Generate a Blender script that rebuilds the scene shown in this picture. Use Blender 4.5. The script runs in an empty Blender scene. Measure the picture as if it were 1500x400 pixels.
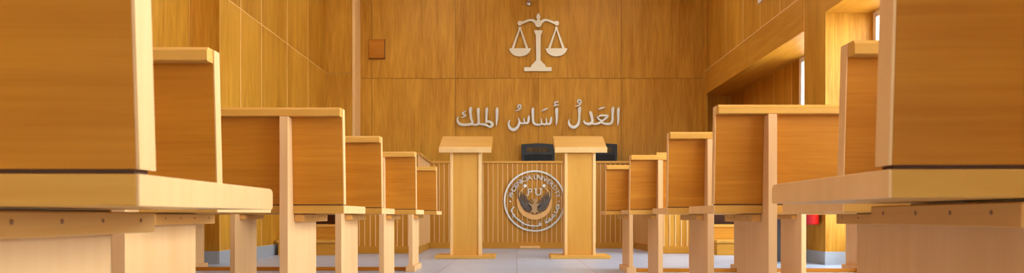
import bpy, bmesh, math, random
from mathutils import Vector, Matrix
random.seed(7)
C = bpy.context.scene.collection
PI = math.pi

# ------------------------------------------------------------------ helpers
def lin(c):
    c = c / 255.0
    return c / 12.92 if c <= 0.04045 else ((c + 0.055) / 1.055) ** 2.4
def rgb(r, g, b): return (lin(r), lin(g), lin(b), 1.0)

class MB:
    """collects shapes into one mesh object"""
    def __init__(s): s.bm = bmesh.new()
    def _merge(s, t, mi=0, smooth=False, mat=None):
        if mat is not None: bmesh.ops.transform(t, matrix=mat, verts=t.verts)
        for f in t.faces: f.material_index = mi; f.smooth = smooth
        me = bpy.data.meshes.new('tmp'); t.to_mesh(me); t.free()
        s.bm.from_mesh(me); bpy.data.meshes.remove(me)
        return s
    def box(s, x0, x1, y0, y1, z0, z1, bev=0.0, seg=2, mi=0, mat=None):
        t = bmesh.new()
        bmesh.ops.create_cube(t, size=1)
        bmesh.ops.scale(t, vec=(abs(x1-x0), abs(y1-y0), abs(z1-z0)), verts=t.verts)
        bmesh.ops.translate(t, vec=((x0+x1)/2, (y0+y1)/2, (z0+z1)/2), verts=t.verts)
        if bev > 0:
            bmesh.ops.bevel(t, geom=t.edges[:], offset=bev, segments=seg, profile=0.5, affect='EDGES')
        return s._merge(t, mi, False, mat)
    def prism(s, pts, axis, a, b, bev=0.0, mi=0, mat=None, seg=2):
        """pts: polygon; axis 'x': pts=(y,z); 'y': pts=(x,z); 'z': pts=(x,y)"""
        t = bmesh.new()
        def P(p, w):
            return {'x': (w, p[0], p[1]), 'y': (p[0], w, p[1]), 'z': (p[0], p[1], w)}[axis]
        va = [t.verts.new(P(p, a)) for p in pts]; vb = [t.verts.new(P(p, b)) for p in pts]
        n = len(pts)
        t.faces.new(va); t.faces.new(vb[::-1])
        for i in range(n):
            t.faces.new((va[i], vb[i], vb[(i+1) % n], va[(i+1) % n]))
        bmesh.ops.recalc_face_normals(t, faces=t.faces[:])
        if bev > 0:
            bmesh.ops.bevel(t, geom=t.edges[:], offset=bev, segments=seg, profile=0.5, affect='EDGES')
        return s._merge(t, mi, False, mat)
    def lathe(s, prof, n=24, mi=0, mat=None, smooth=True):
        t = bmesh.new(); rings = []
        for r, z in prof:
            if r < 1e-5: rings.append([t.verts.new((0, 0, z))])
            else: rings.append([t.verts.new((r*math.cos(2*PI*k/n), r*math.sin(2*PI*k/n), z)) for k in range(n)])
        for A, B in zip(rings, rings[1:]):
            if len(A) == 1 and len(B) == 1: continue
            for k in range(n):
                k2 = (k+1) % n
                if len(A) == 1: t.faces.new((A[0], B[k2], B[k]))
                elif len(B) == 1: t.faces.new((A[k], A[k2], B[0]))
                else: t.faces.new((A[k], A[k2], B[k2], B[k]))
        bmesh.ops.recalc_face_normals(t, faces=t.faces[:])
        return s._merge(t, mi, smooth, mat)
    def tube(s, pts, r, n=10, mi=0, closed=False, mat=None):
        t = bmesh.new(); P = [Vector(p) for p in pts]; m = len(P)
        R = r if isinstance(r, (list, tuple)) else [r]*m
        rings = []; up = None
        for i in range(m):
            a = P[(i-1) % m] if (i > 0 or closed) else P[i]
            b = P[(i+1) % m] if (i < m-1 or closed) else P[i]
            d = (b-a).normalized()
            if up is None:
                up = Vector((0, 0, 1)) if abs(d.z) < 0.9 else Vector((1, 0, 0))
            u = (up - d*up.dot(d)).normalized(); v = d.cross(u); up = u
            rings.append([t.verts.new(P[i] + (u*math.cos(2*PI*k/n) + v*math.sin(2*PI*k/n))*R[i]) for k in range(n)])
        pr = list(zip(rings, rings[1:])) + ([(rings[-1], rings[0])] if closed else [])
        for A, B in pr:
            for k in range(n):
                k2 = (k+1) % n
                t.faces.new((A[k], A[k2], B[k2], B[k]))
        if not closed:
            t.faces.new(rings[0][::-1]); t.faces.new(rings[-1])
        bmesh.ops.recalc_face_normals(t, faces=t.faces[:])
        return s._merge(t, mi, True, mat)
    def ribbon(s, pts, y0, y1, mi=0, sub=6, bev=0.0):
        """pen stroke in the xz plane: pts = (x, z, width); smoothed, solid between y0 and y1"""
        n = len(pts); Q = []
        if n == 2: sub_ = 1
        else: sub_ = sub
        for i in range(n-1):
            p0 = pts[max(i-1, 0)]; p1 = pts[i]; p2 = pts[i+1]; p3 = pts[min(i+2, n-1)]
            for k in range(sub_):
                t = k/sub_
                Q.append([0.5*((2*p1[j]) + (-p0[j]+p2[j])*t + (2*p0[j]-5*p1[j]+4*p2[j]-p3[j])*t*t + (-p0[j]+3*p1[j]-3*p2[j]+p3[j])*t**3) for j in range(3)])
        Q.append(list(pts[-1]))
        t = bmesh.new(); rows = []
        for i, q in enumerate(Q):
            a = Q[max(i-1, 0)]; b = Q[min(i+1, len(Q)-1)]
            dx, dz = b[0]-a[0], b[1]-a[1]; L = math.hypot(dx, dz) or 1
            nx, nz = -dz/L, dx/L; w = max(q[2], 1e-4)/2
            rows.append([t.verts.new((q[0]+nx*w, y0, q[1]+nz*w)), t.verts.new((q[0]-nx*w, y0, q[1]-nz*w)),
                         t.verts.new((q[0]-nx*w, y1, q[1]-nz*w)), t.verts.new((q[0]+nx*w, y1, q[1]+nz*w))])
        for A, B in zip(rows, rows[1:]):
            for k in range(4):
                t.faces.new((A[k], A[(k+1) % 4], B[(k+1) % 4], B[k]))
        t.faces.new(rows[0]); t.faces.new(rows[-1][::-1])
        bmesh.ops.recalc_face_normals(t, faces=t.faces[:])
        return s._merge(t, mi)
    def build(s, name, mats, parent=None, loc=None, kind=None):
        me = bpy.data.meshes.new(name); s.bm.to_mesh(me); s.bm.free()
        for m in (mats if isinstance(mats, (list, tuple)) else [mats]): me.materials.append(m)
        o = bpy.data.objects.new(name, me); C.objects.link(o)
        if parent is not None: o.parent = parent
        if loc is not None: o.location = loc
        if kind: o['kind'] = kind
        return o

def tag(o, label, cat, group=None):
    o['label'] = label; o['category'] = cat
    if group: o['group'] = group
    return o
def thing(name, label, cat, loc=(0, 0, 0), rz=0, group=None):
    o = bpy.data.objects.new(name, None); C.objects.link(o)
    o.empty_display_size = 0.1
    o.location = loc; o.rotation_euler = (0, 0, rz)
    return tag(o, label, cat, group)
def copy_tree(o, parent=None):
    kids = [c for c in C.objects if c.parent == o]
    c = o.copy(); C.objects.link(c)
    if parent is not None: c.parent = parent
    for k in kids: copy_tree(k, c)
    return c

# ------------------------------------------------------------------ materials
def newmat(name):
    m = bpy.data.materials.new(name); m.use_nodes = True
    nt = m.node_tree; nt.nodes.clear()
    out = nt.nodes.new('ShaderNodeOutputMaterial'); b = nt.nodes.new('ShaderNodeBsdfPrincipled')
    nt.links.new(b.outputs[0], out.inputs[0])
    return m, nt, b
def wood(name, c1, c2, grain='x', rough=0.42, island=0.0, streak=0.35, scale=1.0, spec=0.2, objvar=0.12, bump=0.04, coat=0.0):
    m, nt, b = newmat(name); N = nt.nodes; L = nt.links
    tc = N.new('ShaderNodeTexCoord'); oi = N.new('ShaderNodeObjectInfo'); ge = N.new('ShaderNodeNewGeometry')
    add = N.new('ShaderNodeVectorMath'); add.operation = 'ADD'
    mul = N.new('ShaderNodeVectorMath'); mul.operation = 'SCALE'; mul.inputs[3].default_value = 13.0
    comb = N.new('ShaderNodeCombineXYZ')
    L.new(oi.outputs['Random'], comb.inputs[0]); L.new(ge.outputs['Random Per Island'], comb.inputs[1]); L.new(ge.outputs['Random Per Island'], comb.inputs[2])
    L.new(comb.outputs[0], mul.inputs[0]); L.new(tc.outputs['Object'], add.inputs[0]); L.new(mul.outputs[0], add.inputs[1])
    def noise(sc, detail, dist, rgh=0.55):
        mp = N.new('ShaderNodeMapping')
        v = [sc[0]*scale]*3; v['xyz'.index(grain)] = sc[1]*scale
        mp.inputs['Scale'].default_value = v
        n = N.new('ShaderNodeTexNoise'); n.inputs['Scale'].default_value = 1.0
        n.inputs['Detail'].default_value = detail; n.inputs['Roughness'].default_value = rgh; n.inputs['Distortion'].default_value = dist
        L.new(add.outputs[0], mp.inputs[0]); L.new(mp.outputs[0], n.inputs['Vector'])
        return n.outputs[0]
    n1 = noise((9, 0.9), 4, 1.2); n2 = noise((110, 3.5), 3, 0.3, 0.6); n3 = noise((1.6, 0.6), 2, 0.4)
    def math_(op, a, bb):
        x = N.new('ShaderNodeMath'); x.operation = op
        for i, v in enumerate((a, bb)):
            if isinstance(v, (int, float)): x.inputs[i].default_value = v
            else: L.new(v, x.inputs[i])
        return x.outputs[0]
    f = math_('ADD', math_('MULTIPLY', n1, 0.55), math_('MULTIPLY', n2, streak))
    f = math_('ADD', f, math_('MULTIPLY', n3, 0.45))
    f = math_('SUBTRACT', f, (0.55+streak+0.45)*0.5 - 0.5)
    mr = N.new('ShaderNodeMapRange'); mr.inputs[1].default_value = 0.28; mr.inputs[2].default_value = 0.72
    L.new(f, mr.inputs[0])
    f2 = mr.outputs[0]
    if island: f2 = math_('ADD', f2, math_('MULTIPLY', math_('SUBTRACT', ge.outputs['Random Per Island'], 0.5), island))
    f2 = math_('ADD', f2, math_('MULTIPLY', math_('SUBTRACT', oi.outputs['Random'], 0.5), objvar))
    mx = N.new('ShaderNodeMix'); mx.data_type = 'RGBA'
    mx.inputs[6].default_value = c1; mx.inputs[7].default_value = c2
    L.new(f2, mx.inputs[0]); L.new(mx.outputs[2], b.inputs['Base Color'])
    b.inputs['Roughness'].default_value = rough; b.inputs['Specular IOR Level'].default_value = spec
    b.inputs['Coat Weight'].default_value = coat
    if bump:
        bp = N.new('ShaderNodeBump'); bp.inputs['Strength'].default_value = bump; bp.inputs['Distance'].default_value = 0.002
        L.new(n2, bp.inputs['Height']); L.new(bp.outputs[0], b.inputs['Normal'])
    return m
def plain(name, c, rough=0.5, metal=0.0, spec=0.5, var=0.0):
    m, nt, b = newmat(name); N = nt.nodes; L = nt.links
    b.inputs['Roughness'].default_value = rough; b.inputs['Metallic'].default_value = metal
    b.inputs['Specular IOR Level'].default_value = spec
    if var:
        tc = N.new('ShaderNodeTexCoord'); n = N.new('ShaderNodeTexNoise'); n.inputs['Scale'].default_value = 18; n.inputs['Detail'].default_value = 4
        L.new(tc.outputs['Object'], n.inputs['Vector'])
        mx = N.new('ShaderNodeMix'); mx.data_type = 'RGBA'
        mx.inputs[6].default_value = tuple(x*(1-var) for x in c[:3])+(1,); mx.inputs[7].default_value = tuple(min(1, x*(1+var)) for x in c[:3])+(1,)
        L.new(n.outputs[0], mx.inputs[0]); L.new(mx.outputs[2], b.inputs['Base Color'])
    else: b.inputs['Base Color'].default_value = c
    return m

M = {}
M['wall_v'] = wood('oak_wall_boards', rgb(160, 104, 18), rgb(212, 156, 56), 'z', 0.45, island=0.3, streak=0.6, objvar=0)
M['wall_y'] = wood('oak_band_boards', rgb(172, 112, 26), rgb(206, 150, 54), 'y', 0.45, island=0.2, streak=0.4, objvar=0)
M['wall_pale'] = wood('pale_trim_lit_joints', rgb(226, 182, 118), rgb(238, 200, 140), 'z', 0.5, objvar=0)  # pale trim wood; in joints it paints light caught on board edges
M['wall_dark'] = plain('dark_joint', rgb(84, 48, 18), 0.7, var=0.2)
M['panel'] = wood('bench_veneer', rgb(164, 96, 18), rgb(204, 136, 42), 'x', 0.38, streak=0.34)
M['rail'] = wood('bench_rail_wood', rgb(194, 138, 54), rgb(218, 168, 84), 'x', 0.38, streak=0.3)
M['seat'] = wood('bench_seat_wood', rgb(194, 138, 54), rgb(218, 168, 84), 'x', 0.36, streak=0.25)
M['leg'] = wood('bench_leg_beech', rgb(218, 170, 112), rgb(232, 190, 138), 'z', 0.45, streak=0.2, bump=0.02)
M['edge'] = wood('beech_edge_band', rgb(218, 170, 110), rgb(234, 192, 136), 'z', 0.42, streak=0.2, bump=0.02)
M['post_edge'] = wood('pale_post_edge', rgb(218, 170, 116), rgb(232, 190, 138), 'z', 0.42, streak=0.2, bump=0.02)
M['batten'] = wood('bench_batten_wood', rgb(204, 146, 70), rgb(224, 172, 98), 'y', 0.5, streak=0.3)
M['screw'] = plain('brown_screw_cap', rgb(140, 88, 44), 0.5)
M['lect'] = wood('lectern_beech_upright', rgb(198, 142, 56), rgb(216, 164, 78), 'z', 0.4, streak=0.25)
M['lect_x'] = wood('lectern_beech_top', rgb(200, 146, 62), rgb(220, 170, 86), 'x', 0.4, streak=0.25)
M['lect_edge'] = wood('lectern_pale_edge', rgb(226, 182, 118), rgb(238, 200, 140), 'z', 0.4, streak=0.2)
M['desk'] = wood('desk_oak_boards', rgb(178, 118, 32), rgb(208, 152, 58), 'z', 0.42, island=0.25, streak=0.4, objvar=0)
M['desk_x'] = wood('desk_oak_rails', rgb(182, 122, 36), rgb(210, 154, 60), 'x', 0.42, streak=0.4)
M['strip'] = wood('desk_pale_strips', rgb(232, 190, 130), rgb(242, 206, 150), 'z', 0.4, streak=0.2)
M['walnut'] = wood('dark_walnut_riser', rgb(58, 30, 16), rgb(84, 46, 24), 'x', 0.5)
M['steel'] = plain('brushed_steel', rgb(194, 188, 178), 0.33, 1.0)
def ripple(m, sc, st):
    nt = m.node_tree; b = [n for n in nt.nodes if n.type == 'BSDF_PRINCIPLED'][0]
    tc = nt.nodes.new('ShaderNodeTexCoord'); n = nt.nodes.new('ShaderNodeTexNoise'); n.inputs['Scale'].default_value = sc; n.inputs['Detail'].default_value = 1
    bp = nt.nodes.new('ShaderNodeBump'); bp.inputs['Strength'].default_value = st; bp.inputs['Distance'].default_value = 0.02
    nt.links.new(tc.outputs['Object'], n.inputs['Vector']); nt.links.new(n.outputs[0], bp.inputs['Height']); nt.links.new(bp.outputs[0], b.inputs['Normal'])
ripple(M['steel'], 3.0, 0.45)
M['satin'] = plain('satin_nickel', rgb(214, 202, 178), 0.4, 1.0)
M['bronze'] = plain('pale_bronze', rgb(196, 150, 96), 0.35, 1.0)
M['bronze_dark'] = plain('aged_bronze', rgb(168, 136, 98), 0.4, 1.0)
M['dark_steel'] = plain('dark_antiqued_steel', rgb(92, 84, 78), 0.4, 1.0)
M['plinth'] = plain('grey_plinth', rgb(158, 166, 176), 0.4, var=0.06)
M['ceiling'] = plain('white_ceiling', rgb(235, 230, 222), 0.8, var=0.02)
M['white'] = plain('white_painted_metal', rgb(235, 235, 232), 0.4, var=0.02)
M['black'] = plain('black_plastic', rgb(12, 14, 18), 0.45, var=0.1)
M['mesh'] = plain('black_mesh_fabric', rgb(12, 14, 20), 0.7, var=0.2)
M['chrome'] = plain('chrome', rgb(210, 212, 216), 0.15, 1.0)
M['grey'] = plain('charcoal_grey_metal', rgb(74, 76, 82), 0.45, var=0.1)
M['red'] = plain('red_enamel', rgb(190, 22, 18), 0.3, var=0.05)
M['leaf'] = plain('leaf_green', rgb(86, 118, 62), 0.6, var=0.3)
M['bark'] = plain('bark', rgb(92, 74, 56), 0.8, var=0.3)
M['ground'] = plain('pale_paving', rgb(196, 190, 178), 0.8, var=0.08)

def tiles():
    m, nt, b = newmat('grey_floor_tiles'); N = nt.nodes; L = nt.links
    tc = N.new('ShaderNodeTexCoord'); br = N.new('ShaderNodeTexBrick')
    br.offset = 0.0; br.inputs['Scale'].default_value = 1.0
    br.inputs['Brick Width'].default_value = 0.6; br.inputs['Row Height'].default_value = 0.6
    br.inputs['Mortar Size'].default_value = 0.003; br.inputs['Mortar Smooth'].default_value = 0.1
    br.inputs['Color1'].default_value = rgb(176, 192, 218); br.inputs['Color2'].default_value = rgb(168, 184, 210); br.inputs['Mortar'].default_value = rgb(120, 122, 128)
    L.new(tc.outputs['Object'], br.inputs['Vector'])
    n = N.new('ShaderNodeTexNoise'); n.inputs['Scale'].default_value = 5; n.inputs['Detail'].default_value = 6
    L.new(tc.outputs['Object'], n.inputs['Vector'])
    mr = N.new('ShaderNodeMapRange'); mr.inputs[3].default_value = 0.86; mr.inputs[4].default_value = 1.12; L.new(n.outputs[0], mr.inputs[0])
    mx = N.new('ShaderNodeVectorMath'); mx.operation = 'SCALE'
    L.new(br.outputs[0], mx.inputs[0]); L.new(mr.outputs[0], mx.inputs[3]); L.new(mx.outputs[0], b.inputs['Base Color'])
    b.inputs['Roughness'].default_value = 0.32
    return m
M['floor'] = tiles()
def glass():
    m = bpy.data.materials.new('window_glass'); m.use_nodes = True; nt = m.node_tree; nt.nodes.clear()
    o = nt.nodes.new('ShaderNodeOutputMaterial'); t = nt.nodes.new('ShaderNodeBsdfTransparent'); g = nt.nodes.new('ShaderNodeBsdfGlossy')
    g.inputs['Roughness'].default_value = 0.02; t.inputs[0].default_value = (0.95, 0.98, 0.98, 1)
    mx = nt.nodes.new('ShaderNodeMixShader'); lw = nt.nodes.new('ShaderNodeLayerWeight'); pw = nt.nodes.new('ShaderNodeMath'); pw.operation = 'POWER'; pw.inputs[1].default_value = 5.0; nt.links.new(lw.outputs['Facing'], pw.inputs[0]); fr = nt.nodes.new('ShaderNodeMath'); fr.operation = 'MULTIPLY_ADD'; fr.inputs[1].default_value = 0.7; fr.inputs[2].default_value = 0.04; nt.links.new(pw.outputs[0], fr.inputs[0])
    nt.links.new(fr.outputs[0], mx.inputs[0]); nt.links.new(t.outputs[0], mx.inputs[1]); nt.links.new(g.outputs[0], mx.inputs[2])
    nt.links.new(mx.outputs[0], o.inputs[0])
    return m
M['glass'] = glass()
def emit(name, c, s):
    m = bpy.data.materials.new(name); m.use_nodes = True; nt = m.node_tree; nt.nodes.clear()
    o = nt.nodes.new('ShaderNodeOutputMaterial'); e = nt.nodes.new('ShaderNodeEmission')
    e.inputs[0].default_value = c; e.inputs[1].default_value = s
    nt.links.new(e.outputs[0], o.inputs[0]); return m

# ------------------------------------------------------------------ the room
WL, WR = -2.64, 2.70          # inner faces of the side walls
WLN = -2.90                    # near left wall, set back beyond the pier
YB = 10.73                     # front wall with the inscription
YR = 10.32                     # pilaster at its left end
YC_L, YC_R = 6.60, 6.51        # piers
ZC = 3.95; YN = -6.5
SEAM = 2.409; BAYX = 3.11

m = MB(); m.box(-3.1, 3.45, YN-0.1, 11.0, -0.1, 0.0); m.build('floor', M['floor'], kind='structure')
m = MB(); m.box(-3.1, 3.45, YN-0.1, 11.0, ZC, ZC+0.1); m.build('ceiling', M['ceiling'], kind='structure')

def board_wall_x(mb, y, xs, zs, t=0.02, gap=0.005, facing=-1, backing=True, mi=0, mj=1):
    """boards in a wall that faces -y; xs, zs = joint positions"""
    for z0, z1 in zip(zs, zs[1:]):
        for x0, x1 in zip(xs, xs[1:]):
            mb.box(x0+gap/2, x1-gap/2, y, y+t, z0+gap/2, z1-gap/2, mi=mi)
    mb.box(xs[0], xs[-1], y+t*0.6, y+t+0.09, zs[0], zs[-1], mi=mj)
def board_wall_y(mb, x, ys, zs, side, t=0.02, gap=0.010, gv=0.018, mi=0, mj=1):
    """boards in a side wall; side=-1 left wall (faces +x), +1 right wall (faces -x)"""
    for z0, z1 in zip(zs, zs[1:]):
        for y0, y1 in zip(ys, ys[1:]):
            mb.box(x, x+side*t, y0+gv/2, y1-gv/2, z0+gap/2, z1-gap/2, mi=mi)
    mb.box(x+side*t*0.1, x+side*(t+0.07), ys[0], ys[-1], zs[0], zs[-1], mi=mj)

# front wall
m = MB()
board_wall_x(m, YB, [-2.40, -2.09, -0.886, 0.315, 1.506, 2.72], [0, SEAM+0.001, ZC])
m.build('wall_front', [M['wall_v'], M['wall_dark']], kind='structure')
# pilaster left of the front wall
m = MB()
for z0, z1 in ((0, SEAM), (SEAM, ZC)):
    m.box(WL-0.1, -2.285, YR, YR+0.02, z0+0.003, z1-0.003)
m.box(WL-0.1, -2.255, YR+0.012, YB+0.05, 0, ZC, mi=1)
m.box(-2.283, -2.245, YR-0.004, YR+0.03, 0, ZC, bev=0.004, mi=1)
m.build('trim_1', [M['wall_v'], M['wall_pale']], kind='structure')
# left wall
m = MB()
board_wall_y(m, WL, [YC_L+0.021, 7.12, 7.70, 8.56, 9.42, YR], [0.115, SEAM, ZC], -1)
m.box(WLN-0.05, WL, YC_L, YC_L+0.02, 0.115, ZC)              # pier reveal
m.box(WLN-0.05, WL-0.02, YC_L+0.02, YC_L+0.3, 0, ZC, mi=1)
board_wall_y(m, WLN, [YN, -5.5, -4.5, -3.5, -2.0, -1.0, 0, 1.0, 2.0, 3.0, 4.0, 5.0, 5.8, YC_L-0.001], [0.115, ZC], -1)
m.build('wall_left', [M['wall_v'], M['wall_pale']], kind='structure')
m = MB()
m.box(WL-0.02, WL+0.006, YC_L-0.006, YR, 0, 0.115, bev=0.002)
m.box(WLN-0.02, WL-0.02, YC_L-0.006, YC_L+0.02, 0, 0.115)
m.box(WLN-0.02, WLN+0.006, YN, YC_L-0.006, 0, 0.115)
m.build('baseboard_left', M['plinth'], kind='structure')
# right wall: upper boards, band, piers, bays with windows
YF = YB
m = MB()
board_wall_y(m, WR, [YN, -5, -4, -3, -2, -1, 0, 1, 2, 3, 4, 5, 6, 7.06, 7.64, 8.26, 8.88, 9.62, YF], [2.475, ZC], 1)
m.box(WR, BAYX+0.02, YC_R, YC_R+0.02, 0.115, 2.205)                    # pier faces
m.box(WR, WR+0.02, YC_R+0.021, 6.99, 0.115, 2.475)
m.box(WR+0.02, BAYX+0.02, 6.97, 6.99, 0, 2.15)
m.box(WR+0.02, BAYX+0.2, YC_R+0.02, 6.97, 0, 2.4, mi=1)
board_wall_y(m, BAYX, [8.20, 8.42, 9.0, 9.75, YF], [0.0, 2.16], 1)           # back of far bay
board_wall_y(m, BAYX, [6.99, 8.20], [0.0, 0.35], 1)
m.box(WR, BAYX+0.2, YB, YB+0.1, 0, ZC)
m.box(BAYX+0.09, BAYX+0.2, 6.9, YF+0.1, 2.16, 2.6, mi=1)
board_wall_y(m, BAYX, [YN, YC_R-0.02], [0.0, 0.30], 1)
board_wall_y(m, BAYX, [YN, -5.4, -4.2, -3.0, -1.8, -0.6], [0.30, 2.205], 1)
m.box(BAYX+0.06, BAYX+0.2, YN, YC_R, 2.2, 2.6, mi=1)
m.build('wall_right', [M['wall_v'], M['wall_pale']], kind='structure')
# bands over the bays (face + soffit)
m = MB()
ys = [6.99, 8.72, YF]
for y0, y1 in zip(ys, ys[1:]):
    m.box(WR-0.012, WR+0.02, y0+0.003, y1-0.003, 2.159, 2.49)
m.box(WR-0.004, WR+0.02, 6.99, YF, 2.165, 2.484, mi=1)
m.box(WR-0.016, WR+0.01, 6.99, YF, 2.490, 2.500, mi=1)
m.box(WR+0.02, BAYX+0.1, 6.99, YF, 2.159, 2.2)
m.build('trim_2', [M['wall_y'], M['wall_pale']], kind='structure')
m = MB()
ys = [YN, -4.9, -3.2, -1.3, 0.6, 2.5, 4.5, YC_R]
for y0, y1 in zip(ys, ys[1:]):
    m.box(WR-0.012, WR+0.02, y0+0.003, y1-0.003, 2.205, 2.49)
m.box(WR+0.02, BAYX+0.1, YN, YC_R, 2.205, 2.25)
m.box(WR-0.016, WR+0.01, YN, YC_R, 2.490, 2.500, mi=1)
m.build('trim_3', [M['wall_y'], M['wall_pale']], kind='structure')
m = MB()
m.box(WR-0.022, WR+0.02, 10.60, YB, 0, ZC); m.build('trim_4', M['wall_v'], kind='structure')
m = MB()
m.box(WR-0.006, WR+0.02, YC_R-0.006, 6.99, 0, 0.115, bev=0.002)
m.box(WR+0.02, BAYX, YC_R-0.006, YC_R+0.02, 0, 0.115)
m.build('baseboard_right', M['plinth'], kind='structure')
# wall behind the photographer
m = MB()
for xs, zs in (([-3.0, -2.0, -1.1], [0, ZC]), ([-1.1, -0.3, 0.5, 1.3], [0, 0.95]), ([-1.1, -0.3, 0.5, 1.3], [2.25, ZC]), ([1.3, 2.3, 3.3], [0, ZC])):
    for x0, x1 in zip(xs, xs[1:]): m.box(x0+0.003, x1-0.003, YN-0.02, YN, zs[0], zs[1])
    m.box(xs[0], xs[-1], YN-0.11, YN-0.012, zs[0], zs[1], mi=1)
m.build('wall_back', [M['wall_v'], M['wall_dark']], kind='structure')
f = MB()  # unseen window added in the back wall for frontal light
for a, b in ((-1.1, -1.04), (-0.33, -0.27), (0.47, 0.53), (1.24, 1.3)): f.box(a, b, YN-0.10, YN-0.03, 0.95, 2.25, bev=0.004)
f.box(-1.1, 1.3, YN-0.10, YN-0.03, 0.95, 1.01, bev=0.004); f.box(-1.1, 1.3, YN-0.10, YN-0.03, 2.19, 2.25, bev=0.004)
o = f.build('window_3', M['white'], kind='structure')
for a, b in ((-1.05, -0.32), (-0.28, 0.48), (0.52, 1.25)):
    g = MB(); g.box(a, b, YN-0.07, YN-0.062, 1.0, 2.20); g.build('pane', M['glass'], o)
ld = bpy.data.lights.new('window_portal', 'AREA'); ld.shape = 'RECTANGLE'; ld.size = 2.4; ld.size_y = 1.3; ld.cycles.is_portal = True
lo = bpy.data.objects.new('window_portal', ld); C.objects.link(lo); lo.location = (0.1, YN-0.12, 1.6); lo.rotation_euler = (PI/2, 0, PI)
# windows in the right-hand bays
def window(i, y0, y1, z0, z1, nm):
    f = MB(); x0, x1 = BAYX+0.0, BAYX+0.07; w = 0.055
    f.box(x0, x1, y0, y0+w, z0, z1, bev=0.004); f.box(x0, x1, y1-w, y1, z0, z1, bev=0.004)
    f.box(x0, x1, y0+w, y1-w, z0, z0+w, bev=0.004); f.box(x0, x1, y0+w, y1-w, z1-w, z1, bev=0.004)
    for k in range(1, nm):
        yy = y0 + (y1-y0)*k/nm
        f.box(x0, x1, yy-0.03, yy+0.03, z0+w, z1-w, bev=0.004)
    o = f.build('window_%d' % i, M['white'], kind='structure')
    for k in range(nm):
        a = y0 + (y1-y0)*k/nm; b = y0 + (y1-y0)*(k+1)/nm
        g = MB(); g.box(BAYX+0.030, BAYX+0.038, a+0.028, b-0.028, z0+0.05, z1-0.05); g.build('pane', M['glass'], o)
    ld = bpy.data.lights.new('window_portal', 'AREA'); ld.shape = 'RECTANGLE'; ld.size = y1-y0; ld.size_y = z1-z0
    ld.cycles.is_portal = True
    lo = bpy.data.objects.new('window_portal', ld); C.objects.link(lo)
    lo.location = (BAYX+0.09, (y0+y1)/2, (z0+z1)/2)
    lo.rotation_euler = Matrix(((0, 0, 1), (1, 0, 0), (0, 1, 0))).to_euler()   # -z axis -> -x
    return o
window(1, -0.6, YC_R-0.01, 0.30, 2.205, 5)
window(2, 6.99, 8.19, 0.35, 2.159, 1)

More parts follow.
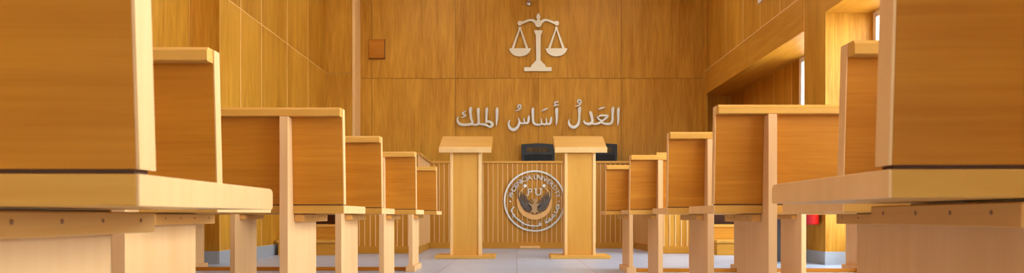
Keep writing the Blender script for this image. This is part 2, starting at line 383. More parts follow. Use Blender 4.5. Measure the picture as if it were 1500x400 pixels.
# ------------------------------------------------------------------ benches
BL = 2.14
def make_bench(s, label):
    """origin on the floor under the aisle end, rear plane of the posts; runs to s*x"""
    t = thing('courtroom_bench', label, 'bench', (0, 0, 0), 0, None)
    X = lambda a, b: (min(s*a, s*b), max(s*a, s*b))
    # seat with rounded nose
    sp = [(0.060, 0.438), (0.428, 0.438), (0.432, 0.441), (0.432, 0.460), (0.429, 0.464), (0.422, 0.466), (0.060, 0.466)]
    m = MB(); m.prism(sp, 'x', *X(0.003, BL-0.003), bev=0.0015); so = m.build('seat', M['seat'], t)
    for a, b in ((0, 0.0035), (BL-0.0035, BL)):
        m = MB(); m.prism(sp, 'x', *X(a, b), bev=0.001); o = m.build('edge_band', M['edge'], so); o['label'] = 'pale edge band'
    # leaning back panel with pale edge bands and a top rail
    zb, zt = 0.470, 0.806; k = 0.063
    yb = 0.060; yt = yb - k*(zt-zb)
    m = MB(); m.prism([(yb, zb), (yb+0.03, zb), (yt+0.03, zt), (yt, zt)], 'x', *X(0.003, BL-0.003), bev=0.001)
    bp = m.build('back_panel', M['panel'], t)
    for a, b in ((0, 0.003), (BL-0.003, BL)):
        m = MB(); m.prism([(yb, zb), (yb+0.03, zb), (yt+0.03, zt), (yt, zt)], 'x', *X(a, b)); o = m.build('edge_band', M['edge'], bp)
        o['label'] = 'pale edge band'
    rp = [(0.008, 0.778), (0.008, 0.800), (0.014, 0.8076), (yt+0.03, 0.8076), (yt+0.03, 0.8060), (yt, 0.806), (0.042, 0.776), (0.012, 0.776)]
    m = MB(); m.prism(rp, 'x', *X(0.003, BL-0.003), bev=0.0008)
    ro = m.build('top_rail', M['rail'], t)
    for a, b in ((0, 0.0035), (BL-0.0035, BL)):
        rp = [(0.008, 0.778), (0.008, 0.800), (0.014, 0.8076), (yt+0.03, 0.8076), (yt+0.03, 0.8060), (yt, 0.806), (0.042, 0.776), (0.012, 0.776)]
    m = MB(); m.prism(rp, 'x', *X(a, b)); o = m.build('edge_band', M['edge'], ro); o['label'] = 'pale edge band'
    m = MB(); m.box(*X(0.006, BL-0.006), yb+0.003, yb+0.027, 0.4655, 0.4705); m.build('seat_shadow_strip', M['wall_dark'], t)  # dark strip paints the shade in the gap between seat and back
    # gable legs that run up behind the back as tapering posts
    i0 = 0.18 if s < 0 else 0.168
    for a in (i0, BL/2-0.015, BL-0.03-i0):
        yp = yb - k*(0.775-zb)
        prof = [(0, 0.045), (0.36, 0.045), (0.36, 0.437), (0.059, 0.437), (0.0585, zb), (yp-0.0005, 0.775), (0, 0.775)]
        m = MB(); m.prism(prof, 'x', *X(a, a+0.03), bev=0.0015); lg = m.build('leg', M['leg'], t)
        m = MB(); m.box(*X(a+0.0005, a+0.0295), -0.003, 0.001, 0.046, 0.7745, bev=0.0006); o = m.build('edge_band', M['post_edge'], lg); o['label'] = 'pale edge band'
        m = MB(); m.box(*X(a-0.02, a+0.05), -0.02, 0.39, 0, 0.045, bev=0.003); m.build('foot', M['leg'], lg)
        m = MB(); m.box(*X(a-0.032, a-0.0005), 0.07, 0.41, 0.408, 0.4345, bev=0.002); bt = m.build('seat_batten', M['batten'], t)
        for yy in (0.12, 0.20, 0.28, 0.37):
            c = MB(); c.lathe([(0, 0.0008), (0.0026, 0.0006), (0.003, -0.002)], 12, mat=Matrix.Translation((s*(a-0.032), yy, 0.424)) @ Matrix.Rotation(-s*PI/2, 4, 'Y'))
            c.build('screw', M['screw'], bt)
    m = MB(); m.box(*X(0.16, BL-0.16), 0.10, 0.14, 0.0, 0.028, bev=0.002); m.build('base_rail', M['panel'], t)
    return t
left_rows = [(-0.323, 0.580), (-0.688, 1.652), (-0.613, 2.582), (-0.647, 3.512), (-0.599, 4.372), (-0.620, 5.712)]
right_rows = [(0.368, 0.680), (0.721, 1.587), (0.682, 2.517), (0.688, 3.342), (0.708, 4.612), (0.670, 5.552)]
ords = ['nearest the camera, jutting into the aisle', 'second from the camera', 'third from the camera',
        'fourth from the camera', 'fifth from the camera', 'farthest from the camera, closest to the lectern']
for s, rows, side in ((-1, left_rows, 'left'), (1, right_rows, 'right')):
    proto = None
    for i, (x, y) in enumerate(rows):
        lab = 'wooden courtroom bench left of the aisle, ' if s < 0 else 'wooden courtroom bench right of the aisle, '
        lab += ords[i]
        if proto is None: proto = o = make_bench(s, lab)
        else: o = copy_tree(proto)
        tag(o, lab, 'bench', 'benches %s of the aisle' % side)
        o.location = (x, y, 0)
        o.rotation_euler.z = (0.02 if s < 0 else -0.03) if i == 0 else 0.0     # the front row stands a little askew
        o.scale.z = 1.022 if (i == 0 and s > 0) else 1.0

# ------------------------------------------------------------------ lecterns
def make_lectern(label):
    t = thing('lectern', label, 'lectern', (0, 0, 0), 0, 'lecterns at the head of the aisle')
    m = MB(); m.box(-0.30, 0.30, 0.0, 0.46, 0, 0.034, bev=0.004); m.build('base_plate', M['lect_x'], t)
    side = [(0.085, 0.034), (0.36, 0.034), (0.36, 1.19), (0.085, 1.070)]
    for a in (-0.155, 0.127):
        m = MB(); m.prism(side, 'x', a, a+0.028, bev=0.002); o = m.build('side_panel', M['lect_edge'], t)
    m = MB(); m.box(-0.127, 0.127, 0.095, 0.118, 0.034, 1.07, bev=0.001); m.build('rear_panel', M['lect'], t)
    m = MB(); m.box(-0.127, 0.127, 0.335, 0.355, 0.034, 1.17, bev=0.001); m.build('front_panel', M['lect'], t)
    th = math.atan2(0.168, 0.42)
    R = Matrix.Translation((0, 0.0, 1.055)) @ Matrix.Rotation(th, 4, 'X')
    m = MB(); m.box(-0.26, 0.26, 0.022, 0.445, 0.0, 0.045, bev=0.003, mat=R); m.build('reading_board', M['lect_x'], t)
    m = MB(); m.box(-0.26, 0.26, 0.0, 0.0215, 0.0, 0.052, bev=0.004, mat=R); o = m.build('front_lip', M['lect_edge'], t)
    return t
lec = make_lectern('beech lectern left of the round seal')
lec.location = (-0.514, 7.385, 0)
l2 = copy_tree(lec); l2.location = (0.636, 7.385, 0); l2['label'] = 'beech lectern right of the round seal, in front of the office chairs'

# ------------------------------------------------------------------ dais, steps and desk
m = MB()
m.box(-2.63, -1.86, 8.95, 10.3, 0.0, 0.50); m.box(2.14, 2.69, 8.95, 10.72, 0.0, 0.50)
m.box(-1.86, 2.14, 10.22, 10.72, 0.0, 0.50)
m.box(-2.23, -1.86, 10.3, 10.72, 0.0, 0.50)
tag(m.build('raised_dais', M['walnut']), 'dark wood raised dais floor behind the judges desk and steps', 'platform')

def steps(label, xa, xb, y0):
    t = thing('step_unit', label, 'steps', ((xa+xb)/2, y0, 0), 0, 'steps up to the dais')
    w = (xb-xa)/2
    m = MB(); m.box(-w+0.01, w-0.01, 0.02, 0.30, 0, 0.135, bev=0.002); m.build('riser', M['desk_x'], t)
    m = MB(); m.box(-w, w, 0.0, 0.32, 0.135, 0.164, bev=0.004); m.build('tread', M['rail'], t)
    m = MB(); m.box(-w+0.03, w-0.01, 0.33, 0.62, 0, 0.30, bev=0.002); m.build('riser', M['desk_x'], t)
    m = MB(); m.box(-w+0.02, w, 0.32, 0.88, 0.30, 0.33, bev=0.004); m.build('tread', M['rail'], t)
    return t
steps('wooden steps against the left wall, beside the desk', -2.60, -1.88, 8.05)
steps('wooden steps against the right wall, beside the desk', 2.16, 2.66, 8.05)

dk = thing('judges_desk', 'long oak judges desk with pale vertical strips and projecting wings', 'desk', (0.2, 9.76, 0))
O = Vector((0.2, 9.76, 0))
path = [Vector((-1.85, 8.45)), Vector((-1.11, 8.45)), Vector((-1.146, 9.76)), Vector((1.549, 9.76)), Vector((1.605, 8.45)), Vector((2.13, 8.45))]
ZT = 1.146
def desk_panel(a, b, name):
    d = b-a; Ln = d.length; ang = math.atan2(d.y, d.x)
    R = Matrix.Translation((a.x-O.x, a.y-O.y, 0)) @ Matrix.Rotation(ang, 4, 'Z')
    m = MB(); n = max(2, round(Ln/0.0635)); w = Ln/n
    m.box(0, Ln, 0.006, 0.03, 0.083, ZT-0.03, mat=R)
    for k in range(n):
        m.box(k*w+0.004, (k+1)*w-0.004, 0.0, 0.0062, 0.083, ZT-0.03, mat=R)
    for k in range(n+1):
        c = min(max(k*w, 0.005), Ln-0.005)
        m.box(c-0.0042, c+0.0042, -0.005, 0.006, 0.083, ZT-0.03, mi=1, mat=R)
    return m.build(name, [M['desk'], M['strip']], dk)
names = ['wing_panel', 'return_panel', 'front_panel', 'return_panel', 'wing_panel']
for (a, b), nm in zip(zip(path, path[1:]), names):
    desk_panel(a, b, nm)
    d = b-a; R = Matrix.Translation((a.x-O.x, a.y-O.y, 0)) @ Matrix.Rotation(math.atan2(d.y, d.x), 4, 'Z')
    m = MB(); m.box(-0.012, d.length+0.012, -0.014, 0.03, 0.0, 0.083, bev=0.003, mat=R); m.build('base_board', M['desk_x'], dk)
# closed outer ends of the wings
for x in (-1.85, 2.10):
    m = MB(); m.box(x-O.x, x+0.03-O.x, 8.482-O.y, 9.90-O.y, 0, ZT-0.03); m.build('end_panel', M['desk'], dk)
def P2(x, y): return (x-O.x, y-O.y)
top = [P2(-1.875, 8.425), P2(-1.085, 8.425), P2(-1.118, 9.733), P2(1.522, 9.733), P2(1.580, 8.425), P2(2.155, 8.425), P2(2.155, 9.9), P2(1.95, 10.15), P2(-1.7, 10.15), P2(-1.875, 9.9)]
m = MB(); m.prism(top, 'z', ZT-0.03, ZT, bev=0.003); m.build('counter_top', M['rail'], dk)

m = MB(); m.box(-0.13, 0.13, -0.06, 0.0, 0, 0.035, bev=0.004)
m.box(-0.11, 0.11, -0.072, -0.058, 0.006, 0.022, bev=0.002)
tag(m.build('floor_box', M['lect_edge'], loc=(0.174, 9.742, 0)), 'small pale floor box at the foot of the desk under the round seal', 'floor box')

# ------------------------------------------------------------------ office chairs
def rr(cx, cz, w, h, r, n=5, wt=None):
    """rounded outline in xz; wt = width at the bottom"""
    wt = w if wt is None else wt; pts = []
    for sx, sz, a0 in ((1, 1, 0), (-1, 1, PI/2), (-1, -1, PI), (1, -1, 1.5*PI)):
        ww = (w if sz > 0 else wt)
        for k in range(n+1):
            a = a0 + PI/2*k/n
            pts.append((cx + sx*(ww/2-r) + r*math.cos(a), cz + sz*(h/2-r) + r*math.sin(a)))
    return pts
def make_chair(label):
    t = thing('office_chair', label, 'chair', (0, 0, 0), 0, 'office chairs behind the desk')
    # back faces -y (towards the room); sitter would face -y
    fr = MB(); H = 0.50; zc = 0.70
    fr.ribbon([(-0.222, zc+0.235, 0.035), (0.0, zc+0.247, 0.035), (0.222, zc+0.235, 0.035)], 0.20, 0.235)
    fr.ribbon([(-0.222, zc+0.25, 0.035), (-0.215, zc+0.0, 0.035), (-0.19, zc-0.23, 0.035)], 0.20, 0.235)
    fr.ribbon([(0.222, zc+0.25, 0.035), (0.215, zc+0.0, 0.035), (0.19, zc-0.23, 0.035)], 0.20, 0.235)
    fr.ribbon([(-0.2, zc-0.235, 0.035), (0.0, zc-0.245, 0.035), (0.2, zc-0.235, 0.035)], 0.20, 0.235)
    # slotted upper band
    fr.box(-0.215, 0.215, 0.205, 0.230, zc+0.205, zc+0.235)
    fr.box(-0.215, 0.215, 0.205, 0.230, zc+0.105, zc+0.135)
    fr.box(-0.215, -0.165, 0.205, 0.230, zc+0.10, zc+0.235); fr.box(0.165, 0.215, 0.205, 0.230, zc+0.10, zc+0.235)
    for k in range(12):
        x = -0.152 + 0.304*k/11
        sh = Matrix.Translation((x, 0.2175, zc+0.17)) @ Matrix.Rotation(0.16*(k-4)/6, 4, 'Y')
        fr.box(-0.0055, 0.0055, -0.011, 0.011, -0.045, 0.045, mat=sh)
    fr.build('back_frame', M['black'], t)
    ms = MB(); pts = rr(0, zc-0.07, 0.425, 0.36, 0.02, wt=0.385)
    ms.prism(pts, 'y', 0.212, 0.224); ms.build('back_mesh', M['mesh'], t)
    sp = MB(); sp.tube([(0, 0.238, zc+0.12), (0, 0.262, zc-0.1), (0, 0.25, zc-0.3), (0, 0.10, zc-0.34)], [0.02, 0.026, 0.028, 0.03], 10); sp.build('back_spine', M['black'], t)
    st = MB(); st.prism([(x, y) for x, y in rr(0, -0.02, 0.48, 0.46, 0.09)], 'z', 0.40, 0.47, bev=0.018, seg=3); st.build('seat', M['mesh'], t)
    pd = MB(); pd.lathe([(0, 0.14), (0.028, 0.14), (0.028, 0.28), (0.02, 0.28), (0.02, 0.385), (0.09, 0.388), (0.09, 0.402), (0, 0.402)], 20); pd.build('gas_lift', M['black'], t)
    for sx in (-1, 1):
        a = MB(); a.tube([(sx*0.22, 0.02, 0.40), (sx*0.265, 0.02, 0.42), (sx*0.27, 0.01, 0.55), (sx*0.27, 0.0, 0.60)], 0.016, 10)
        a.box(sx*0.27-0.04, sx*0.27+0.04, -0.13, 0.12, 0.60, 0.628, bev=0.01); a.build('armrest', M['black'], t)
    for k in range(5):
        a = 2*PI*k/5 + 0.3; cx, cy = math.cos(a), math.sin(a)
        b = MB(); b.tube([(0, 0, 0.125), (cx*0.15, cy*0.15, 0.11), (cx*0.27, cy*0.27, 0.075)], [0.028, 0.022, 0.016], 8); bo = b.build('base_arm', M['black'], t)
        c = MB()
        for q in (-0.018, 0.018):
            c.lathe([(0, -0.009), (0.027, -0.009), (0.0285, 0), (0.027, 0.009), (0, 0.009)], 16, mat=Matrix.Translation((cx*0.27 - cy*q, cy*0.27 + cx*q, 0.0285)) @ Matrix.Rotation(a, 4, 'Z') @ Matrix.Rotation(PI/2, 4, 'X'))
        c.tube([(cx*0.27-cy*0.02, cy*0.27+cx*0.02, 0.0285), (cx*0.27+cy*0.02, cy*0.27-cx*0.02, 0.0285)], 0.006, 8)
        c.tube([(cx*0.27, cy*0.27, 0.0285), (cx*0.27, cy*0.27, 0.08)], 0.006, 8)
        c.build('caster', M['black'], bo)
    return t

# ------------------------------------------------------------------ wall emblem, inscription, seal
# scales of justice (drawn in hundredths of its own width)
U = 0.84/330.0
sc = thing('scales_emblem', 'flat metal scales of justice emblem high on the front wall', 'emblem', (0.310, YB, 2.51))
def S(pts, m, dy=0, bev=True): m.prism([((x-238)*U, (365-z)*U) for x, z in pts], 'y', -0.028-dy, -0.008-dy)
def arc(cx, cz, rx, rz, a0, a1, n=16): return [(cx+rx*math.cos(math.radians(a0+(a1-a0)*k/n)), cz-rz*math.sin(math.radians(a0+(a1-a0)*k/n))) for k in range(n+1)]
m = MB(); S([(158, 343), (313, 343), (313, 365), (158, 365)], m)
S([(195, 343), (200, 330), (215, 316), (222, 306), (254, 306), (261, 316), (276, 330), (281, 343)], m, 0.0004); m.build('base', M['satin'], sc)
m = MB(); S([(226, 306), (224, 160), (216, 146), (214, 134), (262, 134), (260, 146), (252, 160), (250, 306)], m, 0.0002); m.build('column', M['satin'], sc)
m = MB()
m.ribbon([((x-238)*U, (365-z)*U, w*U) for x, z, w in [(134, 95, 16), (158, 88, 13), (184, 78, 12), (206, 78, 14), (222, 88, 18), (238, 92, 20), (254, 88, 18), (270, 78, 14), (292, 78, 12), (318, 88, 13), (342, 95, 16)]], -0.028, -0.008)
for cx in (134, 342): S(arc(cx, 94, 13, 13, 0, 360, 18)[:-1], m, 0.0004)
S([(222, 82), (254, 82), (258, 98), (252, 112), (238, 117), (224, 112), (218, 98)], m, 0.0006)
S([(238, 36), (246, 48), (250, 60), (245, 72), (250, 84), (226, 84), (231, 72), (226, 60), (230, 48)], m, 0.0009)
m.build('beam', M['satin'], sc)
for cx in (134, 340):
    m = MB()
    S([(cx-62, 236), (cx+62, 236)] + arc(cx, 236, 60, 46, 0, -180, 18)[1:-1], m)
    pn = m.build('pan', M['satin'], sc)
    m = MB()
    S([(cx-3, 118), (cx+4, 118), (cx-34, 238), (cx-48, 238)], m, 0.0003); S([(cx-4, 118), (cx+3, 118), (cx+48, 238), (cx+34, 238)], m, 0.0005)
    S(arc(cx, 122, 8, 8, 0, 360, 12)[:-1], m, 0.0008); m.build('hanger', M['satin'], pn)

# Arabic inscription: strokes on a local grid (x to the right, y downwards)
G = 1.7227e-3
GX = 0.6 + 0.005
def word(label, x_org, strokes):
    t = thing('wall_lettering', label, 'lettering', (x_org, YB, 1.735), 0, 'Arabic inscription on the front wall')
    for i, (nm, lst) in enumerate(strokes):
        m = MB()
        for j, st in enumerate(lst):
            dy = 0.0006*j
            m.ribbon([(x*G, (265-z)*G, w*G) for x, z, w in st], -0.034-dy, -0.010, sub=7)
        m.build(nm, M['steel'], t)
    return t
# word 3 (left): al-mulk
w3 = [('letter_alif', [[(394, 118, 4), (389, 140, 24), (389, 195, 20), (386, 240, 13), (382, 272, 4)]]),
      ('joined_letters', [
        [(312, 120, 3), (304, 136, 24), (302, 180, 18), (300, 225, 18), (304, 246, 20)],
        [(296, 236, 8), (318, 236, 18), (342, 246, 20), (350, 264, 22), (336, 279, 20), (316, 276, 16), (303, 262, 14)],
        [(318, 277, 10), (296, 264, 18), (268, 260, 16), (246, 258, 14), (232, 246, 10)],
        [(243, 122, 3), (234, 138, 24), (234, 180, 18), (236, 225, 18), (236, 250, 20), (222, 262, 18), (198, 264, 16), (180, 256, 12)],
        [(178, 114, 3), (168, 132, 24), (168, 170, 18), (174, 215, 18), (184, 240, 18), (176, 256, 20), (148, 262, 20), (112, 264, 22), (82, 258, 22), (63, 240, 18), (59, 214, 12), (70, 192, 4)]]),
      ('kaf_mark', [[(130, 150, 4), (110, 160, 11), (102, 170, 12), (116, 178, 11), (128, 184, 10), (112, 196, 10), (88, 206, 4)]])]
# word 2 (middle): asas, grid continues
D = 714.4
w2 = [('letter_alif', [[(D+180, 120, 4), (D+173, 140, 24), (D+174, 195, 18), (D+172, 240, 13), (D+166, 272, 3)]]),
      ('hamza', [[(D+186, 74, 7), (D+168, 72, 10), (D+156, 82, 10), (D+162, 94, 10), (D+182, 98, 9)], [(D+190, 96, 5), (D+168, 102, 9), (D+144, 108, 5)]]),
      ('joined_letters', [
        [(D+130, 196, 3), (D+126, 215, 17), (D+122, 244, 18), (D+106, 258, 16), (D+90, 250, 12), (D+86, 214, 9), (D+84, 206, 2)],
        [(D+92, 246, 8), (D+78, 260, 16), (D+60, 258, 14), (D+48, 246, 12), (D+44, 218, 8), (D+42, 210, 2)],
        [(D+50, 250, 8), (D+34, 262, 16), (D+0, 262, 16), (708, 258, 18), (692, 240, 18), (689, 190, 18), (688, 140, 22), (694, 120, 3)]]),
      ('fatha', [[(D+100, 127, 5), (D+72, 137, 13), (D+46, 150, 5)]]),
      ('letter_sin', [
        [(660, 184, 3), (655, 205, 18), (650, 236, 18), (636, 250, 16), (620, 244, 12), (614, 216, 9), (611, 206, 2)],
        [(622, 240, 8), (608, 252, 16), (590, 250, 14), (578, 240, 12), (570, 214, 8), (566, 204, 2)],
        [(576, 226, 8), (574, 252, 18), (560, 284, 22), (532, 303, 26), (504, 296, 24), (489, 270, 18), (488, 244, 12), (498, 222, 3)]]),
      ('damma', [[(578, 128, 8), (566, 118, 10), (564, 104, 10), (576, 96, 10), (588, 104, 11), (586, 122, 11), (570, 138, 9), (542, 148, 4)]])]
# word 1 (right): al-adl
w1 = [('letter_alif', [[(D+694, 118, 4), (D+687, 140, 22), (D+687, 195, 18), (D+685, 240, 13), (D+680, 272, 3)]]),
      ('joined_letters', [
        [(D+650, 112, 3), (D+642, 134, 26), (D+640, 180, 18), (D+638, 225, 20), (D+624, 252, 20), (D+590, 256, 18), (D+560, 250, 16), (D+536, 232, 14)],
        [(D+520, 200, 10), (D+540, 186, 14), (D+570, 186, 16), (D+598, 190, 16), (D+586, 206, 16), (D+560, 226, 16), (D+528, 248, 18), (D+496, 258, 16), (D+468, 252, 14)],
        [(D+506, 194, 8), (D+520, 212, 14), (D+546, 230, 14)],
        [(D+452, 148, 3), (D+458, 168, 24), (D+468, 208, 20), (D+470, 238, 20), (D+448, 256, 22), (D+420, 254, 20), (D+402, 240, 14), (D+404, 222, 4)]]),
      ('fatha', [[(D+576, 116, 5), (D+550, 124, 13), (D+520, 136, 5)]]),
      ('letter_lam', [[(D+374, 112, 3), (D+364, 132, 26), (D+362, 180, 18), (D+360, 230, 20), (D+346, 266, 22), (D+316, 284, 24), (D+288, 272, 22), (D+274, 244, 14), (D+280, 216, 3)]]),
      ('damma', [[(D+366, 84, 8), (D+350, 76, 10), (D+350, 60, 10), (D+364, 56, 11), (D+376, 68, 11), (D+372, 88, 11), (D+354, 102, 9), (D+328, 110, 4)]])]
x0 = (660-757)*YB/1090
word('three brushed metal Arabic words, the rightmost word with tall strokes', x0, w1)['label'] = 'brushed metal Arabic word, rightmost of the three under the scales emblem'
word('m', x0, w2)['label'] = 'brushed metal Arabic word, middle of the three under the scales emblem'
word('l', x0, w3)['label'] = 'brushed metal Arabic word, leftmost of the three under the scales emblem'

# round seal on the desk front
YS = 9.752
seal = thing('university_seal', 'round metal university seal with winged bird on the desk front', 'emblem', (26*9.745/1090, YS, 0.43+21.5*9.745/1090))
K = 0.400/185.0       # local grid: ring radius 185
def ringmesh(mb, ro, ri, y0, y1, n=72, a0=0, a1=360, cx=0, cz=0):
    t = bmesh.new(); full = abs(a1-a0) >= 360; N = n if full else n+1; rows = []
    for k in range(N):
        a = math.radians(a0+(a1-a0)*k/n); c, s_ = math.cos(a), math.sin(a)
        rows.append([t.verts.new(((cx+ro*c)*K, y0, (cz+ro*s_)*K)), t.verts.new(((cx+ri*c)*K, y0, (cz+ri*s_)*K)), t.verts.new(((cx+ri*c)*K, y1, (cz+ri*s_)*K)), t.verts.new(((cx+ro*c)*K, y1, (cz+ro*s_)*K))])
    pr = list(zip(rows, rows[1:])) + ([(rows[-1], rows[0])] if full else [])
    for A, B in pr:
        for k in range(4): t.faces.new((A[k], A[(k+1) % 4], B[(k+1) % 4], B[k]))
    if not full: t.faces.new(rows[0]); t.faces.new(rows[-1][::-1])
    bmesh.ops.recalc_face_normals(t, faces=t.faces[:])
    mb._merge(t)
m = MB(); ringmesh(m, 186, 176, -0.024, -0.004); m.build('outer_ring', M['steel'], seal)
# crescent
def crescent(mb, y0, y1):
    t = bmesh.new(); n = 48; rows = []
    for k in range(n+1):
        u = k/n; a = math.radians(-236 + 292*u)
        c, s_ = math.cos(a), math.sin(a); th = 6 + 26*math.sin(PI*u)**1.5
        ro = 108; ri = ro-th
        rows.append([t.verts.new((ro*c*K, y0, (ro*s_-5)*K)), t.verts.new((ri*c*K, y0, (ri*s_-5)*K)), t.verts.new((ri*c*K, y1, (ri*s_-5)*K)), t.verts.new((ro*c*K, y1, (ro*s_-5)*K))])
    for A, B in zip(rows, rows[1:]):
        for k in range(4): t.faces.new((A[k], A[(k+1) % 4], B[(k+1) % 4], B[k]))
    t.faces.new(rows[0]); t.faces.new(rows[-1][::-1])
    bmesh.ops.recalc_face_normals(t, faces=t.faces[:]); mb._merge(t)
m = MB(); crescent(m, -0.018, -0.004); m.build('crescent', M['bronze'], seal)
for sx in (-1, 1):
    m = MB(); m.prism([((sx*57+10*math.cos(2*PI*k/16))*K, (92+10*math.sin(2*PI*k/16))*K) for k in range(16)], 'y', -0.022, -0.004); m.build('star_dot', M['steel'], seal)
# bird: two wings of curved feathers, body
for sx in (-1, 1):
    m = MB()
    for k in range(6):
        tx, tz = 98-13*k, 72-13*k
        bx, bz = 92-12.5*k, 6-7.5*k
        m.ribbon([(sx*14*K, (-58+8*k)*K, 6*K), (sx*(14+bx*0.42)*K, (-54+8.5*k)*K, 9*K), (sx*(bx*0.86)*K, (bz-22+3*k)*K, 10*K), (sx*(bx+5)*K, (bz+18)*K, 8*K), (sx*tx*K, tz*K, 1.5*K)], -0.024-0.0006*k, -0.012, sub=6)
    for k in range(5):
        m.ribbon([(sx*(30+13*k)*K, (-45+6*k+k*k*1.2)*K, 6*K), (sx*(22+11*k)*K, (-18+8*k+k*k)*K, 5*K), (sx*(20+11.5*k)*K, (-4+11*k+k*k)*K, 1.5*K)], -0.023, -0.012)
    m.build('wing', M['dark_steel'], seal)
m = MB()
m.ribbon([(-10*K, 2*K, 2*K), (-3*K, 4*K, 10*K), (4*K, -4*K, 16*K), (2*K, -18*K, 20*K), (0, -36*K, 32*K), (0, -54*K, 26*K), (0, -72*K, 14*K), (0, -84*K, 3*K)], -0.035, -0.012)
for sx in (-1, 1):
    m.ribbon([(sx*6*K, -50*K, 12*K), (sx*18*K, -66*K, 10*K), (sx*34*K, -76*K, 2*K)], -0.032, -0.012)
    m.ribbon([(sx*4*K, -28*K, 12*K), (sx*20*K, -24*K, 10*K), (sx*32*K, -10*K, 2*K)], -0.033, -0.012)
for a in (-14, -7, 0, 7, 14): m.ribbon([(a*0.5*K, 0, 4*K), (a*0.8*K, 10*K, 4*K), (a*1.1*K, (18-abs(a)*0.3)*K, 1.5*K)], -0.034, -0.02)
m.build('bird_body', M['bronze_dark'], seal)
# lettering (built-in font outlines turned to mesh)
def glyph(ch, size, ext):
    cu = bpy.data.curves.new('glyph', 'FONT'); cu.body = ch; cu.size = size; cu.extrude = ext; cu.align_x = 'CENTER'; cu.offset = -size*0.004
    o = bpy.data.objects.new('glyph', cu); C.objects.link(o)
    dg = bpy.context.evaluated_depsgraph_get(); me = bpy.data.meshes.new_from_object(o.evaluated_get(dg))
    C.objects.unlink(o); bpy.data.objects.remove(o)
    t = bmesh.new(); t.from_mesh(me); bpy.data.meshes.remove(me)
    return t
def put(mb, ch, size, ext, Mx):
    t = glyph(ch, size, ext)
    bmesh.ops.transform(t, matrix=Matrix.Rotation(PI/2, 4, 'X'), verts=t.verts)
    mb._merge(t, 0, False, Mx)
txt = 'PHOENICIA UNIVERSITY'
m = MB(); a0, a1 = 172, 8
wts = {'I': 0.55, ' ': 0.6}; ws = [wts.get(c, 1.0) for c in txt]; tot = sum(ws); acc = 0
for c, w in zip(txt, ws):
    a = math.radians(a0 + (a1-a0)*(acc + w/2)/tot); acc += w
    if c != ' ':
        put(m, c, 40*K, 0.008, Matrix.Translation((132*math.cos(a)*K, -0.012, 132*math.sin(a)*K)) @ Matrix.Rotation(-(a-PI/2), 4, 'Y'))
m.build('arc_lettering', M['steel'], seal)
for c, x in (('P', -29), ('U', 22)):
    m = MB(); put(m, c, 60*K, 0.009, Matrix.Translation((x*K, -0.013, 34*K)))
    for dx in ((-14,) if c == 'P' else (-16, 16)):   # slab serifs
        m.box((x+dx-9)*K, (x+dx+9)*K, -0.0225, -0.006, (34 if c == 'P' else 72)*K, (38 if c == 'P' else 76)*K)
    m.build('initial', M['steel'], seal)
# Arabic lettering along the lower arc: strokes given as (degrees, radius)
def PA(st, w): return [(r*math.cos(math.radians(a))*K, r*math.sin(math.radians(a))*K, w*K) for a, r in st]
arcs = [
  [(-8, 148), (-14, 136), (-20, 142), (-24, 152)], [(-9, 150), (-17, 150), (-22, 146)], [(-29, 134), (-29, 154)], [(-23, 152), (-29, 153)],
  [(-36, 143), (-39, 137), (-42, 143), (-39, 150), (-33, 152)], [(-42, 151), (-47, 151), (-49, 139), (-53, 143), (-53, 151), (-47, 152)],
  [(-54, 151), (-58, 151), (-60, 141), (-63, 147), (-60, 152)],
  [(-74, 139), (-77, 137), (-79, 143), (-76, 148), (-74, 141)], [(-74, 148), (-80, 152), (-92, 152), (-93, 143)], [(-92, 152), (-104, 152), (-105, 143)], [(-104, 152), (-116, 152), (-117, 143)],
  [(-116, 152), (-122, 152), (-124, 145), (-126, 152), (-128, 145), (-130, 152), (-132, 144)], [(-131, 152), (-144, 152), (-145, 143)], [(-144, 152), (-156, 152), (-160, 146), (-164, 128)]]
m = MB()
for k, st in enumerate(arcs): m.ribbon(PA(st, 6.5), -0.021-0.0003*k, -0.004, sub=4)
for a, r in ((-16, 160), (-58, 132), (-62, 132), (-75, 128), (-91, 162), (-95, 162), (-105, 134), (-115, 162), (-119, 162), (-143, 162), (-147, 162)):
    m.box(r*math.cos(math.radians(a))*K-0.006, r*math.cos(math.radians(a))*K+0.006, -0.02, -0.004, r*math.sin(math.radians(a))*K-0.006, r*math.sin(math.radians(a))*K+0.006)
m.build('arabic_lettering', M['steel'], seal)
for a in (181, -1):
    m = MB(); c = math.cos(math.radians(a)); s_ = math.sin(math.radians(a))
    m.prism([((147*c+5*math.cos(2*PI*k/12))*K, (147*s_+5*math.sin(2*PI*k/12))*K) for k in range(12)], 'y', -0.02, -0.004); m.build('separator_dot', M['steel'], seal)

ch1 = make_chair('black mesh office chair seen between the lecterns behind the desk')
ch1.location = (0.315, 10.44, 0.50); ch1.rotation_euler = (0, 0, 0.05)
ch2 = copy_tree(ch1); ch2.location = (1.185, 10.44, 0.50); ch2.rotation_euler = (0, 0, -0.06)
ch2['label'] = 'black mesh office chair half hidden behind the right lectern'

# ------------------------------------------------------------------ small wall things
t = thing('wall_box', 'square wooden cover plate high on the front wall, left of the emblem', 'wall box', (-2.015, YB, 2.83))
m = MB(); m.box(-0.11, 0.11, -0.045, -0.0, -0.135, 0.135, bev=0.004); m.build('cover', M['panel'], t)
m = MB(); m.box(-0.118, 0.118, -0.012, -0.0, -0.143, 0.143, bev=0.002); m.build('back_frame', M['wall_dark'], t)
t = thing('ceiling_hook', 'small shiny metal fitting on the front wall above the scales emblem', 'hook', (0.17, YB, 3.49))
m = MB(); m.lathe([(0, 0.0), (0.04, 0.0), (0.04, 0.012), (0.018, 0.02), (0, 0.022)], 20, mat=Matrix.Rotation(PI/2, 4, 'X')); m.build('plate', M['steel'], t)
m = MB(); m.tube([(0, -0.015, 0), (0, -0.05, 0.0), (0, -0.07, 0.025), (0, -0.05, 0.05)], 0.008, 8); m.build('hook', M['steel'], t)
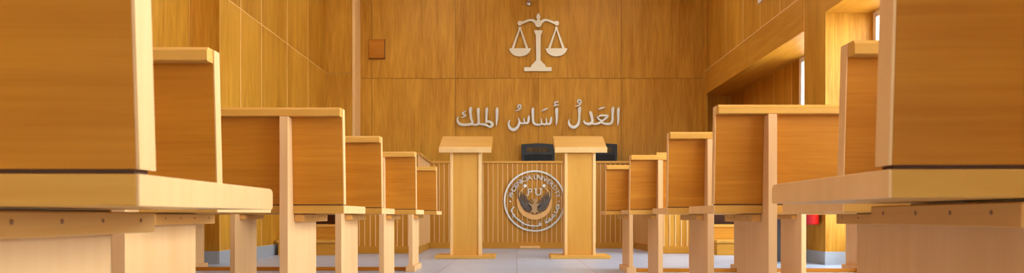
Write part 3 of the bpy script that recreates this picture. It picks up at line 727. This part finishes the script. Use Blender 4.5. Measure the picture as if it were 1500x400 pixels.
t = thing('wall_vent', 'small white slotted vent high on the right wall at the top edge', 'vent', (WR, 8.20, 2.93))
m = MB(); m.box(-0.014, 0, -0.10, 0.10, -0.14, 0.14, bev=0.003); m.build('frame', M['white'], t)
m = MB()
for k in range(7): m.box(-0.019, -0.0142, -0.08, 0.08, -0.115+0.034*k, -0.10+0.034*k)
m.build('slats', M['white'], t)

t = thing('fire_extinguisher', 'red fire extinguisher hung low on the right pier', 'fire extinguisher', (2.622, 6.62, 0.35))
m = MB(); m.lathe([(0, 0), (0.058, 0.0), (0.066, 0.012), (0.066, 0.33), (0.055, 0.375), (0.022, 0.40), (0.02, 0.42), (0, 0.42)], 28); m.build('cylinder', M['red'], t)
m = MB(); m.lathe([(0.02, 0.42), (0.024, 0.42), (0.024, 0.455), (0, 0.455)], 16); m.box(-0.012, 0.012, -0.10, 0.03, 0.455, 0.47, bev=0.003); m.box(-0.012, 0.012, -0.10, 0.02, 0.485, 0.497, bev=0.003); m.box(-0.01, 0.01, 0.0, 0.02, 0.455, 0.495); m.build('valve', M['black'], t)
m = MB(); m.tube([(0, 0.02, 0.44), (-0.03, 0.07, 0.42), (-0.05, 0.066, 0.3), (-0.05, 0.062, 0.12)], 0.009, 8); m.build('hose', M['black'], t)
m = MB(); m.box(0.0665, 0.0785, -0.025, 0.025, 0.22, 0.40); m.build('bracket', M['grey'], t)

t = thing('waste_bin', 'tall charcoal grey bin on the floor by the right pier', 'bin', (2.545, 7.08, 0))
m = MB(); m.prism(rr(0, 0, 0.24, 0.24, 0.03), 'z', 0.0, 0.52, bev=0.004); m.build('body', M['grey'], t)
m = MB(); m.prism(rr(0, 0, 0.25, 0.25, 0.03), 'z', 0.5205, 0.56, bev=0.006); m.build('lid', M['black'], t)
m = MB(); m.box(-0.06, 0.06, -0.1285, -0.1255, 0.53, 0.55); m.build('flap', M['chrome'], t)

# ------------------------------------------------------------------ unseen ceiling panels added for fill light
LE = 40.0
for i, (x, y) in enumerate([(x, y) for y in (-4.2, -1.0, 0.9, 3.2, 6.2, 9.1) for x in (-1.3, 1.3)]):
    t = thing('ceiling_fill_panel', 'unseen ceiling panel added for fill light', 'fill light', (x, y, ZC), 0, 'added ceiling fill panels')
    f = MB(); f.box(-0.62, 0.62, -0.62, -0.58, -0.02, 0); f.box(-0.62, 0.62, 0.58, 0.62, -0.02, 0); f.box(-0.62, -0.58, -0.58, 0.58, -0.02, 0); f.box(0.58, 0.62, -0.58, 0.58, -0.02, 0); f.build('frame', M['white'], t)
    if i == 0: fill_mat = emit('fill_diffuser', (1, 0.96, 0.88, 1), 4.2)
    f = MB(); f.box(-0.575, 0.575, -0.575, 0.575, -0.012, -0.002); f.build('diffuser', fill_mat, t)

# ------------------------------------------------------------------ outside the windows
m = MB(); m.box(3.6, 40, -25, 40, -0.3, -0.2); m.build('ground', M['ground'], kind='structure')
def tree(x, y, h, r, label, n=900):
    t = thing('garden_tree', label, 'tree', (x, y, -0.2), 0, 'trees outside the windows')
    m = MB(); m.tube([(0, 0, 0), (0.05, 0.03, h*0.4), (0.0, 0.1, h*0.75)], [0.12, 0.09, 0.04], 10)
    for k in range(6):
        a = k*1.05; m.tube([(0.03, 0.05, h*(0.42+0.05*k)), (math.cos(a)*r*0.6, math.sin(a)*r*0.6, h*(0.6+0.05*k))], [0.045, 0.012], 6)
    m.build('trunk', M['bark'], t)
    b = bmesh.new(); rnd = random.Random(int(x*100+y*10))
    for k in range(n):
        a = rnd.uniform(0, 2*PI); u = rnd.uniform(-1, 1); rr_ = r*rnd.uniform(0.55, 1.0); q = math.sqrt(1-u*u)
        p = Vector((q*math.cos(a)*rr_, q*math.sin(a)*rr_, h*0.72+u*rr_*0.8))
        e = Matrix.Rotation(rnd.uniform(0, 6.28), 3, 'Z') @ Matrix.Rotation(rnd.uniform(0, 3.14), 3, 'X')
        l = 0.09
        vs = [b.verts.new(p + e @ Vector(v)) for v in ((-l, 0, 0), (0, -l*0.45, 0.01), (l, 0, 0), (0, l*0.45, 0.01))]
        b.faces.new(vs)
    me = bpy.data.meshes.new('foliage'); b.to_mesh(me); b.free(); me.materials.append(M['leaf'])
    o = bpy.data.objects.new('foliage', me); C.objects.link(o); o.parent = t
tree(7.6, 14.2, 3.4, 1.1, 'green tree outside, seen through the near right window')

# ------------------------------------------------------------------ world, sun, camera
w = bpy.data.worlds.new('sky'); bpy.context.scene.world = w; w.use_nodes = True
bg = w.node_tree.nodes['Background']; bg.inputs[0].default_value = (0.93, 0.97, 1.0, 1); bg.inputs[1].default_value = 13.5

cam = bpy.data.cameras.new('camera'); co = bpy.data.objects.new('camera', cam); C.objects.link(co)
cam.sensor_width = 36.0; cam.sensor_fit = 'HORIZONTAL'; cam.lens = 1090/1500*36
cam.shift_x = -7/1500; cam.shift_y = 116/1500
cam.clip_start = 0.05
co.location = (0, 0, 0.43); co.rotation_euler = (PI/2, 0, 0)
cam.dof.use_dof = True; cam.dof.focus_distance = 5.5; cam.dof.aperture_fstop = 13.0
sc_ = bpy.context.scene; sc_.camera = co
sc_.view_settings.view_transform = 'Standard'; sc_.view_settings.look = 'None'
sc_.view_settings.exposure = 0.17; sc_.view_settings.gamma = 1.0; sc_.view_settings.use_curve_mapping = False
try:
    sc_.cycles.use_denoising = True
    sc_.cycles.max_bounces = 10; sc_.cycles.diffuse_bounces = 6; sc_.cycles.caustics_reflective = False; sc_.cycles.sample_clamp_indirect = 8.0
except Exception: pass
